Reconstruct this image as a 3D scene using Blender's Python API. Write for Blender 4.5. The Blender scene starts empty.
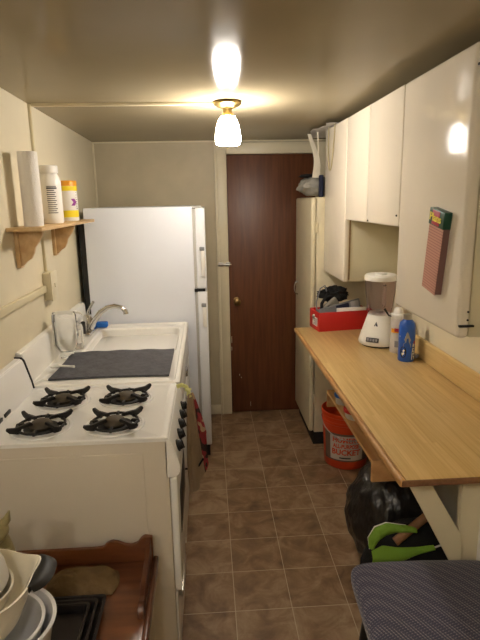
import bpy, bmesh, math, random
from mathutils import Vector, Matrix, noise
R = math.radians
PI = math.pi
sc = bpy.context.scene
C = sc.collection
random.seed(4)

# ------------------------------------------------------------------ camera
cam_d = bpy.data.cameras.new('camera'); cam = bpy.data.objects.new('camera', cam_d); C.objects.link(cam)
pitch, yaw, roll, FPX = .2235, .0590, -.0190, 526.2
F = Vector((math.sin(yaw)*math.cos(pitch), math.cos(yaw)*math.cos(pitch), -math.sin(pitch)))
R0 = Vector((math.cos(yaw), -math.sin(yaw), 0)); U0 = R0.cross(F)
RR = R0*math.cos(roll)+U0*math.sin(roll); UU = U0*math.cos(roll)-R0*math.sin(roll)
mw = Matrix.Identity(4)
for i in range(3):
    mw[i][0] = RR[i]; mw[i][1] = UU[i]; mw[i][2] = -F[i]
mw[0][3], mw[1][3], mw[2][3] = 0, 0, 1.6
cam.matrix_world = mw
cam_d.sensor_fit = 'VERTICAL'; cam_d.sensor_height = 24; cam_d.lens = FPX/640*24
cam_d.clip_start = .02
sc.camera = cam

# ------------------------------------------------------------------ light settings
LAMP = 92.0          # radiance of the opal shade over the kitchen
LAMP_COL = (1.0, .925, .835)
BACK = 62.0          # radiance of the two shades behind the camera
w = bpy.data.worlds.new('world'); sc.world = w; w.use_nodes = True
w.node_tree.nodes['Background'].inputs[0].default_value = (.9, .8, .65, 1)
w.node_tree.nodes['Background'].inputs[1].default_value = .02
sc.view_settings.view_transform = 'Standard'; sc.view_settings.look = 'None'
sc.view_settings.exposure = 0.5; sc.view_settings.gamma = 1
sc.view_settings.use_curve_mapping = False

# ------------------------------------------------------------------ materials
def s2l(c):
    return tuple((v/255/12.92 if v/255 <= .04045 else ((v/255+.055)/1.055)**2.4) for v in c) + (1,)
MATS = {}
def mat(name, col=(200, 200, 200), rough=.5, metal=0, spec=.5, noise_amt=.0, noise_scale=20, bump=0, bump_scale=80,
        trans=0, alpha=1, ior=1.45, coat=0, emit=None, emit_s=0, col2=None, stretch=(1, 1, 1), sheen=0, rough_var=0):
    m = bpy.data.materials.new(name); m.use_nodes = True; nt = m.node_tree; N = nt.nodes; L = nt.links
    b = N['Principled BSDF']
    c = s2l(col)
    b.inputs['Base Color'].default_value = c; b.inputs['Roughness'].default_value = rough
    b.inputs['Metallic'].default_value = metal; b.inputs['Specular IOR Level'].default_value = spec
    b.inputs['Transmission Weight'].default_value = trans; b.inputs['IOR'].default_value = ior
    b.inputs['Alpha'].default_value = alpha; b.inputs['Coat Weight'].default_value = coat
    b.inputs['Sheen Weight'].default_value = sheen
    if emit is not None:
        b.inputs['Emission Color'].default_value = (*emit, 1); b.inputs['Emission Strength'].default_value = emit_s
    tc = N.new('ShaderNodeTexCoord'); mp = N.new('ShaderNodeMapping'); L.new(tc.outputs['Object'], mp.inputs[0])
    mp.inputs['Scale'].default_value = stretch
    if noise_amt or col2:
        n = N.new('ShaderNodeTexNoise'); n.inputs['Scale'].default_value = noise_scale; n.inputs['Detail'].default_value = 5
        L.new(mp.outputs[0], n.inputs['Vector'])
        rp = N.new('ShaderNodeValToRGB'); L.new(n.outputs['Fac'], rp.inputs[0])
        if col2: c2 = s2l(col2)
        else: c2 = tuple(v*(1-noise_amt) for v in c[:3]) + (1,)
        rp.color_ramp.elements[0].position = .35; rp.color_ramp.elements[0].color = c2
        rp.color_ramp.elements[1].position = .65; rp.color_ramp.elements[1].color = c
        L.new(rp.outputs[0], b.inputs['Base Color'])
        if rough_var:
            mr = N.new('ShaderNodeMapRange'); mr.inputs[3].default_value = rough-rough_var; mr.inputs[4].default_value = rough+rough_var
            L.new(n.outputs['Fac'], mr.inputs[0]); L.new(mr.outputs[0], b.inputs['Roughness'])
    if bump:
        n2 = N.new('ShaderNodeTexNoise'); n2.inputs['Scale'].default_value = bump_scale; n2.inputs['Detail'].default_value = 4
        L.new(mp.outputs[0], n2.inputs['Vector'])
        bp = N.new('ShaderNodeBump'); bp.inputs['Strength'].default_value = bump; bp.inputs['Distance'].default_value = .01
        L.new(n2.outputs['Fac'], bp.inputs['Height']); L.new(bp.outputs[0], b.inputs['Normal'])
    MATS[name] = m
    return m

def nd(m): return m.node_tree.nodes, m.node_tree.links, m.node_tree.nodes['Principled BSDF']

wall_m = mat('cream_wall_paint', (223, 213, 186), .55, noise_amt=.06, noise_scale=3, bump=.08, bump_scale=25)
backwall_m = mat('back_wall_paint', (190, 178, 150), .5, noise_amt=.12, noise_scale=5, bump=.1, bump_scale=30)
ceil_m = mat('ceiling_gloss_paint', (160, 147, 120), .13, spec=.03, noise_amt=.06, noise_scale=2.5, bump=.04, bump_scale=5)
trim_m = mat('cream_trim_paint', (218, 208, 180), .4, noise_amt=.05, noise_scale=8)
race_m = mat('raceway_metal_paint', (214, 202, 168), .45)
door_m = mat('brown_door_wood', (104, 62, 36), .42, col2=(88, 50, 28), noise_scale=6, stretch=(9, 9, .6))
fridge_m = mat('fridge_white', (224, 228, 236), .38, bump=.03, bump_scale=300)
fridgedoor_m = mat('fridge_door_white', (234, 236, 240), .3)
gasket_m = mat('gasket_grey', (176, 174, 168), .6)
black_m = mat('black_plastic', (18, 17, 17), .45)
dark_m = mat('dark_rubber', (26, 22, 20), .7)
iron_m = mat('cast_iron', (24, 22, 21), .5, bump=.2, bump_scale=300)
enamel_m = mat('white_enamel', (236, 235, 232), .22, spec=.5)
side_m = mat('stove_side_enamel', (212, 203, 188), .4, noise_amt=.04, noise_scale=4)
sink_m = mat('sink_enamel', (238, 236, 230), .18)
chrome_m = mat('chrome', (200, 198, 194), .18, metal=1)
steel_m = mat('brushed_steel', (180, 178, 172), .32, metal=1)
alu_m = mat('burner_aluminium', (84, 76, 64), .55, metal=.6)
brass_m = mat('brass', (190, 165, 105), .28, metal=1)
pine_m = mat('pine_wood', (212, 180, 132), .5, col2=(190, 154, 106), noise_scale=5, stretch=(6, .8, 6))
tray_m = mat('tray_pine', (196, 152, 100), .55, col2=(170, 124, 76), noise_scale=4, stretch=(5, .7, 8))
cab_m = mat('cabinet_cream_enamel', (224, 214, 196), .12, spec=.14, noise_amt=.04, noise_scale=2, bump=.12, bump_scale=9)
cabside_m = mat('cabinet_side_enamel', (208, 199, 168), .38, noise_amt=.05, noise_scale=4)
edge_m = mat('worn_edge', (150, 120, 78), .6, noise_amt=.3, noise_scale=60)
tall_m = mat('tall_cabinet_enamel', (216, 205, 174), .35, noise_amt=.08, noise_scale=5)
white_m = mat('white_plastic', (236, 233, 226), .35)
paper_m = mat('paper_white', (238, 234, 226), .85, bump=.3, bump_scale=180)
label_m = mat('label_grey', (150, 148, 150), .6)
text_m = mat('label_print', (60, 58, 66), .6)
yellow_m = mat('yellow_label', (240, 216, 40), .45)
orange_m = mat('orange_lid', (236, 160, 40), .4)
purple_m = mat('purple_print', (150, 60, 150), .5)
mat_m = mat('grey_microfibre', (90, 90, 96), .95, bump=.5, bump_scale=120, noise_amt=.25, noise_scale=30)
glass_m = mat('clear_plastic', (250, 250, 248), .05, trans=1, ior=1.07)
soap_m = mat('soap_bottle_plastic', (232, 230, 224), .2, trans=.6, ior=1.2)
blue_m = mat('blue_sponge', (40, 110, 200), .8)
red_m = mat('red_cardboard', (186, 34, 30), .55)
card_m = mat('box_inside_card', (190, 176, 150), .8)
grey_m = mat('grey_plastic', (120, 122, 126), .4)
navy_m = mat('navy_fabric', (28, 32, 56), .85)
blender_jar_m = mat('tinted_clear_plastic', (250, 243, 247), .08, trans=.97, ior=1.08)
bluebottle_m = mat('blue_metal_bottle', (26, 84, 178), .3, coat=.4)
frost_m = mat('frosted_bottle', (226, 220, 216), .4, trans=.35)
bucket_m = mat('orange_bucket_plastic', (216, 72, 30), .42)
band_m = mat('bucket_band_brown', (116, 92, 78), .6)
blabel_m = mat('bucket_label', (206, 190, 178), .6)
olid_m = mat('lid_blue', (30, 96, 176), .4)
rlid_m = mat('lid_red', (196, 40, 38), .4)
jar_m = mat('jar_plastic', (196, 188, 172), .35)
trash_m = mat('black_bin_bag', (30, 27, 25), .34, bump=1.0, bump_scale=26, spec=.7, stretch=(1, 1, .35))
lime_m = mat('lime_fabric', (128, 172, 58), .75, bump=.3, bump_scale=160)
blackfab_m = mat('black_fabric', (20, 20, 21), .9, bump=.4, bump_scale=200)
stick_m = mat('stick_wood', (150, 108, 72), .6, noise_amt=.25, noise_scale=20)
brown_m = mat('table_maple', (124, 74, 42), .3, col2=(98, 54, 28), noise_scale=4, stretch=(1.2, 9, 9), coat=.3)
browndark_m = mat('table_maple_edge', (102, 58, 32), .32, col2=(78, 40, 22), noise_scale=5, stretch=(2, 2, 6), coat=.3)
pan_m = mat('bakeware_dark', (44, 40, 42), .36, metal=.3)
clothb_m = mat('olive_brown_cloth', (128, 106, 74), .9, bump=.5, bump_scale=60, noise_amt=.25, noise_scale=14)
bowlc_m = mat('cream_melamine', (240, 233, 216), .25)
bowlg_m = mat('grey_white_melamine', (228, 227, 228), .22)
cer_m = mat('glazed_ceramic', (168, 156, 114), .3, col2=(128, 118, 80), noise_scale=14)
pot_m = mat('beige_cotton', (150, 130, 106), .9, bump=.4, bump_scale=140)
crochet_m = mat('pale_yellow_yarn', (222, 222, 150), .95, bump=.9, bump_scale=160)
strap_m = mat('white_strap', (226, 218, 200), .8)
sheet_m = mat('plastic_sheet', (208, 204, 200), .35, bump=.5, bump_scale=18)
gcloth_m = mat('grey_bundle_cloth', (150, 146, 136), .9, bump=.6, bump_scale=30, noise_amt=.2, noise_scale=12)
cordc_m = mat('beige_cord', (176, 164, 128), .7)
pad_m = mat('notepad_paper', (176, 120, 104), .8)
padside_m = mat('notepad_edge', (120, 88, 82), .8)
green_m = mat('dark_green_print', (16, 66, 48), .4)
crim_m = mat('crimson_print', (176, 44, 60), .45)
lyel_m = mat('yellow_print', (240, 224, 80), .5)
shade_m = mat('opal_glass_shade', (255, 250, 240), .3, emit=LAMP_COL, emit_s=LAMP)
shade2_m = mat('opal_glass_shade_dim', (255, 250, 240), .3, emit=LAMP_COL, emit_s=BACK)

# floor tiles
floor_m = mat('stone_look_vinyl', (110, 90, 72), .42, bump=.08, bump_scale=40)
N, L, b = nd(floor_m)
tc = N.new('ShaderNodeTexCoord'); mp = N.new('ShaderNodeMapping'); L.new(tc.outputs['Object'], mp.inputs[0])
T = .2283
mp.inputs['Location'].default_value = (-.0658+T*20, -1.791+T*20, 0)
br = N.new('ShaderNodeTexBrick'); br.offset = 0; br.squash = 1
L.new(mp.outputs[0], br.inputs['Vector'])
for k, v in (('Scale', 1), ('Mortar Size', .0016), ('Mortar Smooth', .3), ('Bias', 0), ('Brick Width', T), ('Row Height', T)): br.inputs[k].default_value = v
br.inputs['Color1'].default_value = (0, 0, 0, 1); br.inputs['Color2'].default_value = (1, 1, 1, 1); br.inputs['Mortar'].default_value = (.5, .5, .5, 1)
n1 = N.new('ShaderNodeTexNoise'); n1.inputs['Scale'].default_value = 9; n1.inputs['Detail'].default_value = 8; n1.inputs['Roughness'].default_value = .62; n1.inputs['Distortion'].default_value = .6
L.new(tc.outputs['Object'], n1.inputs['Vector'])
addn = N.new('ShaderNodeMath'); addn.operation = 'MULTIPLY_ADD'; addn.inputs[1].default_value = .16; L.new(br.outputs['Color'], addn.inputs[0]); L.new(n1.outputs['Fac'], addn.inputs[2])
rp = N.new('ShaderNodeValToRGB'); L.new(addn.outputs[0], rp.inputs[0])
e = rp.color_ramp.elements; e[0].position = .38; e[0].color = s2l((96, 72, 50)); e[1].position = .78; e[1].color = s2l((160, 136, 108))
e2 = rp.color_ramp.elements.new(.56); e2.color = s2l((128, 100, 72))
mx = N.new('ShaderNodeMix'); mx.data_type = 'RGBA'; L.new(br.outputs['Fac'], mx.inputs[0]); L.new(rp.outputs[0], mx.inputs[6]); mx.inputs[7].default_value = s2l((186, 170, 146))
L.new(mx.outputs[2], b.inputs['Base Color'])

# butcher-block laminate: long staves along y
top_m = mat('butcher_block_laminate', (206, 168, 110), .3, spec=.45)
N, L, b = nd(top_m)
tc = N.new('ShaderNodeTexCoord'); mp = N.new('ShaderNodeMapping'); L.new(tc.outputs['Object'], mp.inputs[0])
mp.inputs['Rotation'].default_value = (0, 0, R(90))
br = N.new('ShaderNodeTexBrick'); br.offset = .37; L.new(mp.outputs[0], br.inputs['Vector'])
for k, v in (('Scale', 1), ('Mortar Size', .0), ('Brick Width', .62), ('Row Height', .0135)): br.inputs[k].default_value = v
br.inputs['Color1'].default_value = s2l((216, 186, 128)); br.inputs['Color2'].default_value = s2l((190, 156, 98))
mp2 = N.new('ShaderNodeMapping'); mp2.inputs['Scale'].default_value = (90, 2.5, 90); L.new(tc.outputs['Object'], mp2.inputs[0])
n1 = N.new('ShaderNodeTexNoise'); n1.inputs['Scale'].default_value = 1.5; n1.inputs['Detail'].default_value = 4; L.new(mp2.outputs[0], n1.inputs['Vector'])
rp = N.new('ShaderNodeValToRGB'); L.new(n1.outputs['Fac'], rp.inputs[0]); e = rp.color_ramp.elements
e[0].position = .3; e[0].color = s2l((190, 154, 96)); e[1].position = .7; e[1].color = s2l((222, 194, 138))
mx = N.new('ShaderNodeMix'); mx.data_type = 'RGBA'; mx.inputs[0].default_value = .5; L.new(br.outputs['Color'], mx.inputs[6]); L.new(rp.outputs[0], mx.inputs[7]); L.new(mx.outputs[2], b.inputs['Base Color'])
trimwood_m = mat('oak_edge_strip', (198, 152, 98), .4, col2=(160, 112, 66), noise_scale=6, stretch=(6, 1, 6))
rawedge_m = mat('cut_edge', (120, 84, 54), .7, noise_amt=.3, noise_scale=90)

# seat fabric: small interlocking squiggles
seat_m = mat('blue_grey_woven_fabric', (88, 90, 112), .9, sheen=.2)
N, L, b = nd(seat_m)
tc = N.new('ShaderNodeTexCoord')
mp = N.new('ShaderNodeMapping'); mp.inputs['Rotation'].default_value = (0, 0, R(20)); L.new(tc.outputs['Object'], mp.inputs[0])
w1 = N.new('ShaderNodeTexWave'); w1.inputs['Scale'].default_value = 26; w1.inputs['Distortion'].default_value = 0; w1.bands_direction = 'X'; L.new(mp.outputs[0], w1.inputs['Vector'])
w2 = N.new('ShaderNodeTexWave'); w2.inputs['Scale'].default_value = 30; w2.inputs['Distortion'].default_value = 0; w2.bands_direction = 'Y'; L.new(mp.outputs[0], w2.inputs['Vector'])
w3 = N.new('ShaderNodeTexWave'); w3.inputs['Scale'].default_value = 44; w3.bands_direction = 'DIAGONAL'; L.new(mp.outputs[0], w3.inputs['Vector'])
a1 = N.new('ShaderNodeMath'); a1.operation = 'SUBTRACT'; L.new(w1.outputs['Fac'], a1.inputs[0]); L.new(w2.outputs['Fac'], a1.inputs[1])
a2 = N.new('ShaderNodeMath'); a2.operation = 'ABSOLUTE'; L.new(a1.outputs[0], a2.inputs[0])
a3 = N.new('ShaderNodeMath'); a3.operation = 'MULTIPLY_ADD'; a3.inputs[1].default_value = .45; L.new(w3.outputs['Fac'], a3.inputs[0]); L.new(a2.outputs[0], a3.inputs[2])
rp = N.new('ShaderNodeValToRGB'); L.new(a3.outputs[0], rp.inputs[0]); e = rp.color_ramp.elements
e[0].position = .18; e[0].color = s2l((132, 126, 134)); e[1].position = .42; e[1].color = s2l((62, 62, 84))
L.new(rp.outputs[0], b.inputs['Base Color'])
bp = N.new('ShaderNodeBump'); bp.inputs['Strength'].default_value = .4; bp.inputs['Distance'].default_value = .002; L.new(a3.outputs[0], bp.inputs['Height']); L.new(bp.outputs[0], b.inputs['Normal'])

# notepad ruled lines
N, L, b = nd(pad_m)
tc = N.new('ShaderNodeTexCoord'); w1 = N.new('ShaderNodeTexWave'); w1.bands_direction = 'Z'; w1.inputs['Scale'].default_value = 32; L.new(tc.outputs['Object'], w1.inputs['Vector'])
rp = N.new('ShaderNodeValToRGB'); L.new(w1.outputs['Fac'], rp.inputs[0]); e = rp.color_ramp.elements
e[0].position = .08; e[0].color = s2l((158, 108, 96)); e[1].position = .3; e[1].color = s2l((188, 138, 120)); L.new(rp.outputs[0], b.inputs['Base Color'])

# patterned cotton of the hanging towel
towel_m = mat('printed_cotton', (190, 160, 130), .95, bump=.3, bump_scale=150)
N, L, b = nd(towel_m)
tc = N.new('ShaderNodeTexCoord'); mp = N.new('ShaderNodeMapping'); mp.inputs['Scale'].default_value = (8, 14, 9); L.new(tc.outputs['Object'], mp.inputs[0])
n1 = N.new('ShaderNodeTexNoise'); n1.inputs['Scale'].default_value = 1.2; n1.inputs['Detail'].default_value = 2; L.new(mp.outputs[0], n1.inputs['Vector'])
rp = N.new('ShaderNodeValToRGB'); rp.color_ramp.interpolation = 'CONSTANT'; L.new(n1.outputs['Fac'], rp.inputs[0]); e = rp.color_ramp.elements
e[0].position = 0; e[0].color = s2l((60, 44, 40)); e[1].position = .40; e[1].color = s2l((150, 54, 60))
for p_, c_ in ((.5, (196, 168, 140)), (.6, (210, 180, 148)), (.66, (70, 60, 50))): rp.color_ramp.elements.new(p_).color = s2l(c_)
L.new(rp.outputs[0], b.inputs['Base Color'])

# ------------------------------------------------------------------ mesh helpers
class M:
    def __init__(s): s.bm = bmesh.new(); s.mats = [None]; s.cur = 0
    def m(s, mt):
        if mt not in s.mats: s.mats.append(mt)
        s.cur = s.mats.index(mt); return s
    def _merge(s, b2, mtx=None):
        if mtx is not None: bmesh.ops.transform(b2, matrix=mtx, verts=b2.verts)
        mp = [s.bm.verts.new(v.co) for v in b2.verts]; b2.verts.index_update()
        for f in b2.faces:
            try: nf = s.bm.faces.new([mp[v.index] for v in f.verts]); nf.material_index = s.cur
            except ValueError: pass
        b2.free(); return s
    def box(s, x0, x1, y0, y1, z0, z1, bev=.003, seg=2, mtx=None):
        b2 = bmesh.new(); bmesh.ops.create_cube(b2, size=1)
        for v in b2.verts: v.co = Vector(((x0+x1)/2+v.co.x*(x1-x0), (y0+y1)/2+v.co.y*(y1-y0), (z0+z1)/2+v.co.z*(z1-z0)))
        bev = min(bev, .45*min(abs(x1-x0), abs(y1-y0), abs(z1-z0)))
        if bev > 0: bmesh.ops.bevel(b2, geom=b2.edges[:], offset=bev, segments=seg, affect='EDGES', profile=.5)
        return s._merge(b2, mtx)
    def lathe(s, prof, c=(0, 0, 0), seg=32, a0=0, a1=2*PI, mtx=None, sx=1, sy=1):
        b2 = bmesh.new(); full = abs(a1-a0-2*PI) < 1e-6; n = seg if full else seg+1; rings = []
        for r, z in prof:
            if r < 1e-6: rings.append([b2.verts.new((c[0], c[1], c[2]+z))]*n)
            else: rings.append([b2.verts.new((c[0]+sx*r*math.cos(a0+(a1-a0)*k/seg), c[1]+sy*r*math.sin(a0+(a1-a0)*k/seg), c[2]+z)) for k in range(n)])
        for a, bb in zip(rings, rings[1:]):
            for k in range(seg):
                k2 = (k+1) % n; vs = []
                for v in (a[k], a[k2], bb[k2], bb[k]):
                    if v not in vs: vs.append(v)
                if len(vs) > 2:
                    try: b2.faces.new(vs)
                    except ValueError: pass
        bmesh.ops.recalc_face_normals(b2, faces=b2.faces[:])
        return s._merge(b2, mtx)
    def tube(s, pts, r, seg=10, closed=False, mtx=None):
        pts = [Vector(p) for p in pts]; n = len(pts); b2 = bmesh.new(); rings = []
        rr = r if isinstance(r, (list, tuple)) else [r]*n
        up = None
        for i, p in enumerate(pts):
            if closed: t = pts[(i+1) % n]-pts[i-1]
            else: t = pts[min(i+1, n-1)]-pts[max(i-1, 0)]
            t.normalize()
            if up is None: up = Vector((0, 0, 1)) if abs(t.z) < .9 else Vector((1, 0, 0))
            u = up-t*up.dot(t); u.normalize(); v = t.cross(u); up = u
            rings.append([b2.verts.new(p+(u*math.cos(2*PI*k/seg)+v*math.sin(2*PI*k/seg))*rr[i]) for k in range(seg)])
        m_ = n if closed else n-1
        for i in range(m_):
            for k in range(seg): b2.faces.new((rings[i][k], rings[i][(k+1) % seg], rings[(i+1) % n][(k+1) % seg], rings[(i+1) % n][k]))
        if not closed: b2.faces.new(rings[0][::-1]); b2.faces.new(rings[-1])
        bmesh.ops.recalc_face_normals(b2, faces=b2.faces[:])
        return s._merge(b2, mtx)
    def prism(s, poly, axis, a, b_, bev=0, mtx=None):
        """poly in the two other axes, extruded along axis from a to b_"""
        b2 = bmesh.new()
        def P(u, v, w_): return {'x': (w_, u, v), 'y': (u, w_, v), 'z': (u, v, w_)}[axis]
        v0 = [b2.verts.new(P(u, v, a)) for u, v in poly]; v1 = [b2.verts.new(P(u, v, b_)) for u, v in poly]; n = len(poly)
        b2.faces.new(v0); b2.faces.new(v1[::-1])
        for k in range(n): b2.faces.new((v0[k], v1[k], v1[(k+1) % n], v0[(k+1) % n]))
        bmesh.ops.recalc_face_normals(b2, faces=b2.faces[:])
        if bev: bmesh.ops.bevel(b2, geom=b2.edges[:], offset=bev, segments=2, affect='EDGES')
        return s._merge(b2, mtx)
    def surf(s, fn, nu, nv, th=0, closed_u=False):
        """grid surface fn(u,v)->Vector, thickness th along normals"""
        b2 = bmesh.new(); g = [[b2.verts.new(fn(i/nu, j/nv)) for j in range(nv+1)] for i in range(nu if closed_u else nu+1)]
        for i in range(nu):
            for j in range(nv):
                i2 = (i+1) % nu if closed_u else i+1
                b2.faces.new((g[i][j], g[i2][j], g[i2][j+1], g[i][j+1]))
        if th:
            b2.normal_update()
            vs = b2.verts[:]; fs = b2.faces[:]; rim = [e_ for e_ in b2.edges if len(e_.link_faces) == 1]
            back = {v: b2.verts.new(v.co-v.normal*th) for v in vs}
            for f in fs: b2.faces.new([back[v] for v in reversed(f.verts)])
            for e_ in rim: b2.faces.new((e_.verts[0], e_.verts[1], back[e_.verts[1]], back[e_.verts[0]]))
        return s._merge(b2)
    def blob(s, c, rad, sub=4, amp=.1, sc_=2., squash=None, seed=0):
        b2 = bmesh.new(); bmesh.ops.create_icosphere(b2, subdivisions=sub, radius=1)
        for v in b2.verts:
            d = v.co.copy(); k = 1+amp*noise.noise(d*sc_+Vector((seed, 0, 0)))+amp*.5*noise.noise(d*sc_*2.7+Vector((seed, 5, 0)))
            v.co = Vector((d.x*rad[0]*k, d.y*rad[1]*k, d.z*rad[2]*k))
            if squash is not None and v.co.z < squash: v.co.z = squash+(v.co.z-squash)*.05
            v.co += Vector(c)
        return s._merge(b2)
    def text(s, body, size, mtx, ext=.0006, font_sq=1.0, bold=0, align='CENTER'):
        cu = bpy.data.curves.new('lettering', 'FONT'); cu.body = body; cu.size = size; cu.extrude = ext; cu.align_x = align; cu.align_y = 'CENTER'
        cu.offset = bold; cu.resolution_u = 3
        o = bpy.data.objects.new('lettering', cu); C.objects.link(o)
        me = bpy.data.meshes.new_from_object(o.evaluated_get(bpy.context.evaluated_depsgraph_get()))
        b2 = bmesh.new(); b2.from_mesh(me)
        bpy.data.objects.remove(o); bpy.data.curves.remove(cu); bpy.data.meshes.remove(me)
        for v in b2.verts: v.co.x *= font_sq
        if callable(mtx):
            for v in b2.verts: v.co = mtx(v.co)
            return s._merge(b2)
        return s._merge(b2, mtx)

def world_m(o):
    m_ = Matrix.Identity(4)
    while o is not None: m_ = o.matrix_basis @ m_; o = o.parent
    return m_
def obj(name, g, mt=None, parent=None, local=False, label=None, smooth=True):
    bm = g.bm
    if parent is not None and not local: bmesh.ops.transform(bm, matrix=world_m(parent).inverted(), verts=bm.verts)
    bmesh.ops.remove_doubles(bm, verts=bm.verts, dist=1e-6)
    bmesh.ops.recalc_face_normals(bm, faces=bm.faces[:])
    if smooth:
        for f in bm.faces: f.smooth = True
        for e_ in bm.edges:
            if len(e_.link_faces) != 2 or e_.calc_face_angle(0) > R(38): e_.smooth = False
    me = bpy.data.meshes.new(name); bm.to_mesh(me); bm.free()
    ms = g.mats or [mt]
    for x in ms: me.materials.append(x if x is not None else mt)
    o = bpy.data.objects.new(name, me); C.objects.link(o); o.parent = parent
    if label: o['label'] = label
    return o
def tag(o, label, cat, group=None, kind=None):
    o['label'] = label; o['category'] = cat
    if group: o['group'] = group
    if kind: o['kind'] = kind
    return o
def thing(name, label, cat, loc=(0, 0, 0), rz=0, group=None, rot=None):
    o = bpy.data.objects.new(name, None); C.objects.link(o); o.location = loc; o.rotation_euler = rot or (0, 0, rz)
    o.empty_display_size = .05
    return tag(o, label, cat, group)
def solo(name, g, mt, label, cat, loc=None, group=None):
    """a thing that is one mesh; its origin goes to loc"""
    if loc is not None: bmesh.ops.translate(g.bm, verts=g.bm.verts, vec=-Vector(loc))
    o = obj(name, g, mt)
    if loc is not None: o.location = loc
    return tag(o, label, cat, group)
def struct(name, g, mt, parent=None):
    o = obj(name, g, mt, parent)
    if parent is None: o['kind'] = 'structure'
    return o
def copy_tree(o, parent=None):
    c = o.copy(); C.objects.link(c); c.parent = parent
    for ch in list(o.children): copy_tree(ch, c)
    return c
def arc(cx, cy, r, a0, a1, n): return [(cx+r*math.cos(R(a0+(a1-a0)*k/n)), cy+r*math.sin(R(a0+(a1-a0)*k/n))) for k in range(n+1)]

# ------------------------------------------------------------------ the room
XL, XR, YB, YF, H = -.758, 1.01, 3.802, -1.7, 2.004
struct('floor', M().box(XL-.1, XR+.1, YF-.1, YB+.1, -.06, 0, 0), floor_m)
def HZ(y): return H+.0165*(YB-y) if y > 2.1 else H+.0165*(YB-2.1)
g = M().prism([(YB+.1, HZ(YB)-.0015), (2.1, HZ(2.1)), (YF-.1, HZ(0)), (YF-.1, HZ(0)+.06), (2.1, HZ(2.1)+.06), (YB+.1, HZ(YB)+.0585)], 'x', XL-.1, XR+.1)
struct('ceiling', g, ceil_m)
struct('wall_left', M().box(XL-.1, XL, YF-.1, YB+.1, 0, H+.05, 0), wall_m)
struct('wall_right', M().box(XR, XR+.1, YF-.1, YB+.1, 0, H+.05, 0), wall_m)
DX0, DX1, DZ = .150, .78, 1.912
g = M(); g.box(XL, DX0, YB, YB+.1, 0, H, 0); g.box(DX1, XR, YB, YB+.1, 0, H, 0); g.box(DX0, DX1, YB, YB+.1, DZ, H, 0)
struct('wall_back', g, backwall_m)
struct('wall_front', M().box(XL-.1, XR+.1, YF-.1, YF, 0, H+.05, 0), wall_m)
d = struct('door_1', M().box(DX0+.002, DX1-.002, YB+.006, YB+.045, .008, DZ-.003, .002), door_m)
rot_y = Matrix.Translation((.205, YB+.006, .879)) @ Matrix.Rotation(R(90), 4, 'X')
obj('door_knob', M().lathe([(0, 0), (.028, 0), (.028, .004), (.014, .008), (.011, .03), (.02, .038), (.027, .05), (.024, .062), (.012, .068), (0, .069)], mtx=rot_y), mat('aged_brass', (150, 122, 80), .32, metal=1), d)
g = M().m(trim_m)
for z, x, h_ in ((.56, .158, .05), (.3, .212, .012), (.28, .225, .008), (.5, .157, .03)): g.box(x, x+.004, YB+.0045, YB+.0062, z, z+h_, 0)
g.box(.294, .2965, YB+.0045, YB+.0062, .05, .085, 0)
obj('paint_chip', g, trim_m, d, label='small white paint marks on brown door')
# casing
g = M(); g.box(.078, DX0, YB-.018, YB, 0, DZ+.075, .004); g.box(DX0, DX1, YB-.018, YB, DZ, DZ+.075, .004); g.box(DX1, DX1+.07, YB-.018, YB, 0, DZ+.075, .004)
g.box(.066, .086, YB-.024, YB-.001, 0, DZ+.085, .004)
struct('trim_1', g, trim_m)
struct('trim_2', M().box(XL, XR, YB-.012, YB, H-.010, H, .003), trim_m)
struct('trim_3', M().box(XL, XL+.012, YB-.012, YB, 0, H-.010, .003), trim_m)
struct('baseboard_back', M().box(-.012, .066, YB-.014, YB, 0, .075, .004), trim_m)
t = thing('door_latch', 'small silver barrel latch on the cream door casing', 'latch', (.115, YB-.025, 1.15))
obj('plate', M().box(.075, .112, YB-.028, YB-.022, 1.138, 1.168, .001), steel_m, t)
obj('bolt', M().tube([(.072, YB-.036, 1.153), (.168, YB-.036, 1.153)], .0045).box(.082, .088, YB-.042, YB-.026, 1.143, 1.163, .001).box(.1, .106, YB-.042, YB-.026, 1.143, 1.163, .001).box(.118, .124, YB-.05, YB-.026, 1.148, 1.158, .001), steel_m, t)
obj('keeper', M().box(.13, .16, YB-.026, YB-.0175, 1.138, 1.168, .001).box(.14, .146, YB-.042, YB-.024, 1.143, 1.163, .001), steel_m, t)

# wiring
RY = 2.485; RZ = HZ(2.485)
solo('ceiling_raceway', M().box(XL+.014, .055, RY-.009, RY+.009, RZ-.013, RZ+.002, .004), race_m, 'thin beige metal wire channel running across the ceiling to the lamp', 'wire channel', (-.35, RY, RZ-.013))
solo('wall_raceway', M().box(XL, XL+.014, RY-.009, RY+.009, 1.295, RZ-.0005, .004), race_m, 'thin beige vertical wire channel on left wall behind the shelf', 'wire channel', (XL+.007, RY, 1.295))
# long raceway strip
solo('wall_raceway', M().box(XL, XL+.018, .2, 2.435, 1.205, 1.237, .004), race_m, 'horizontal cream wire strip along the left wall above the stove', 'wire channel', (XL+.009, 1.2, 1.205))
t = thing('outlet_box', 'cream surface outlet box on the left wall below shelf', 'outlet', (XL, 2.49, 1.17))
obj('box', M().box(XL, XL+.035, 2.44, 2.53, 1.165, 1.292, .004), race_m, t)
obj('faceplate', M().box(XL+.035, XL+.041, 2.436, 2.534, 1.161, 1.296, .002).box(XL+.04, XL+.046, 2.479, 2.491, 1.22, 1.24, .001), trim_m, t)

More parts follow.
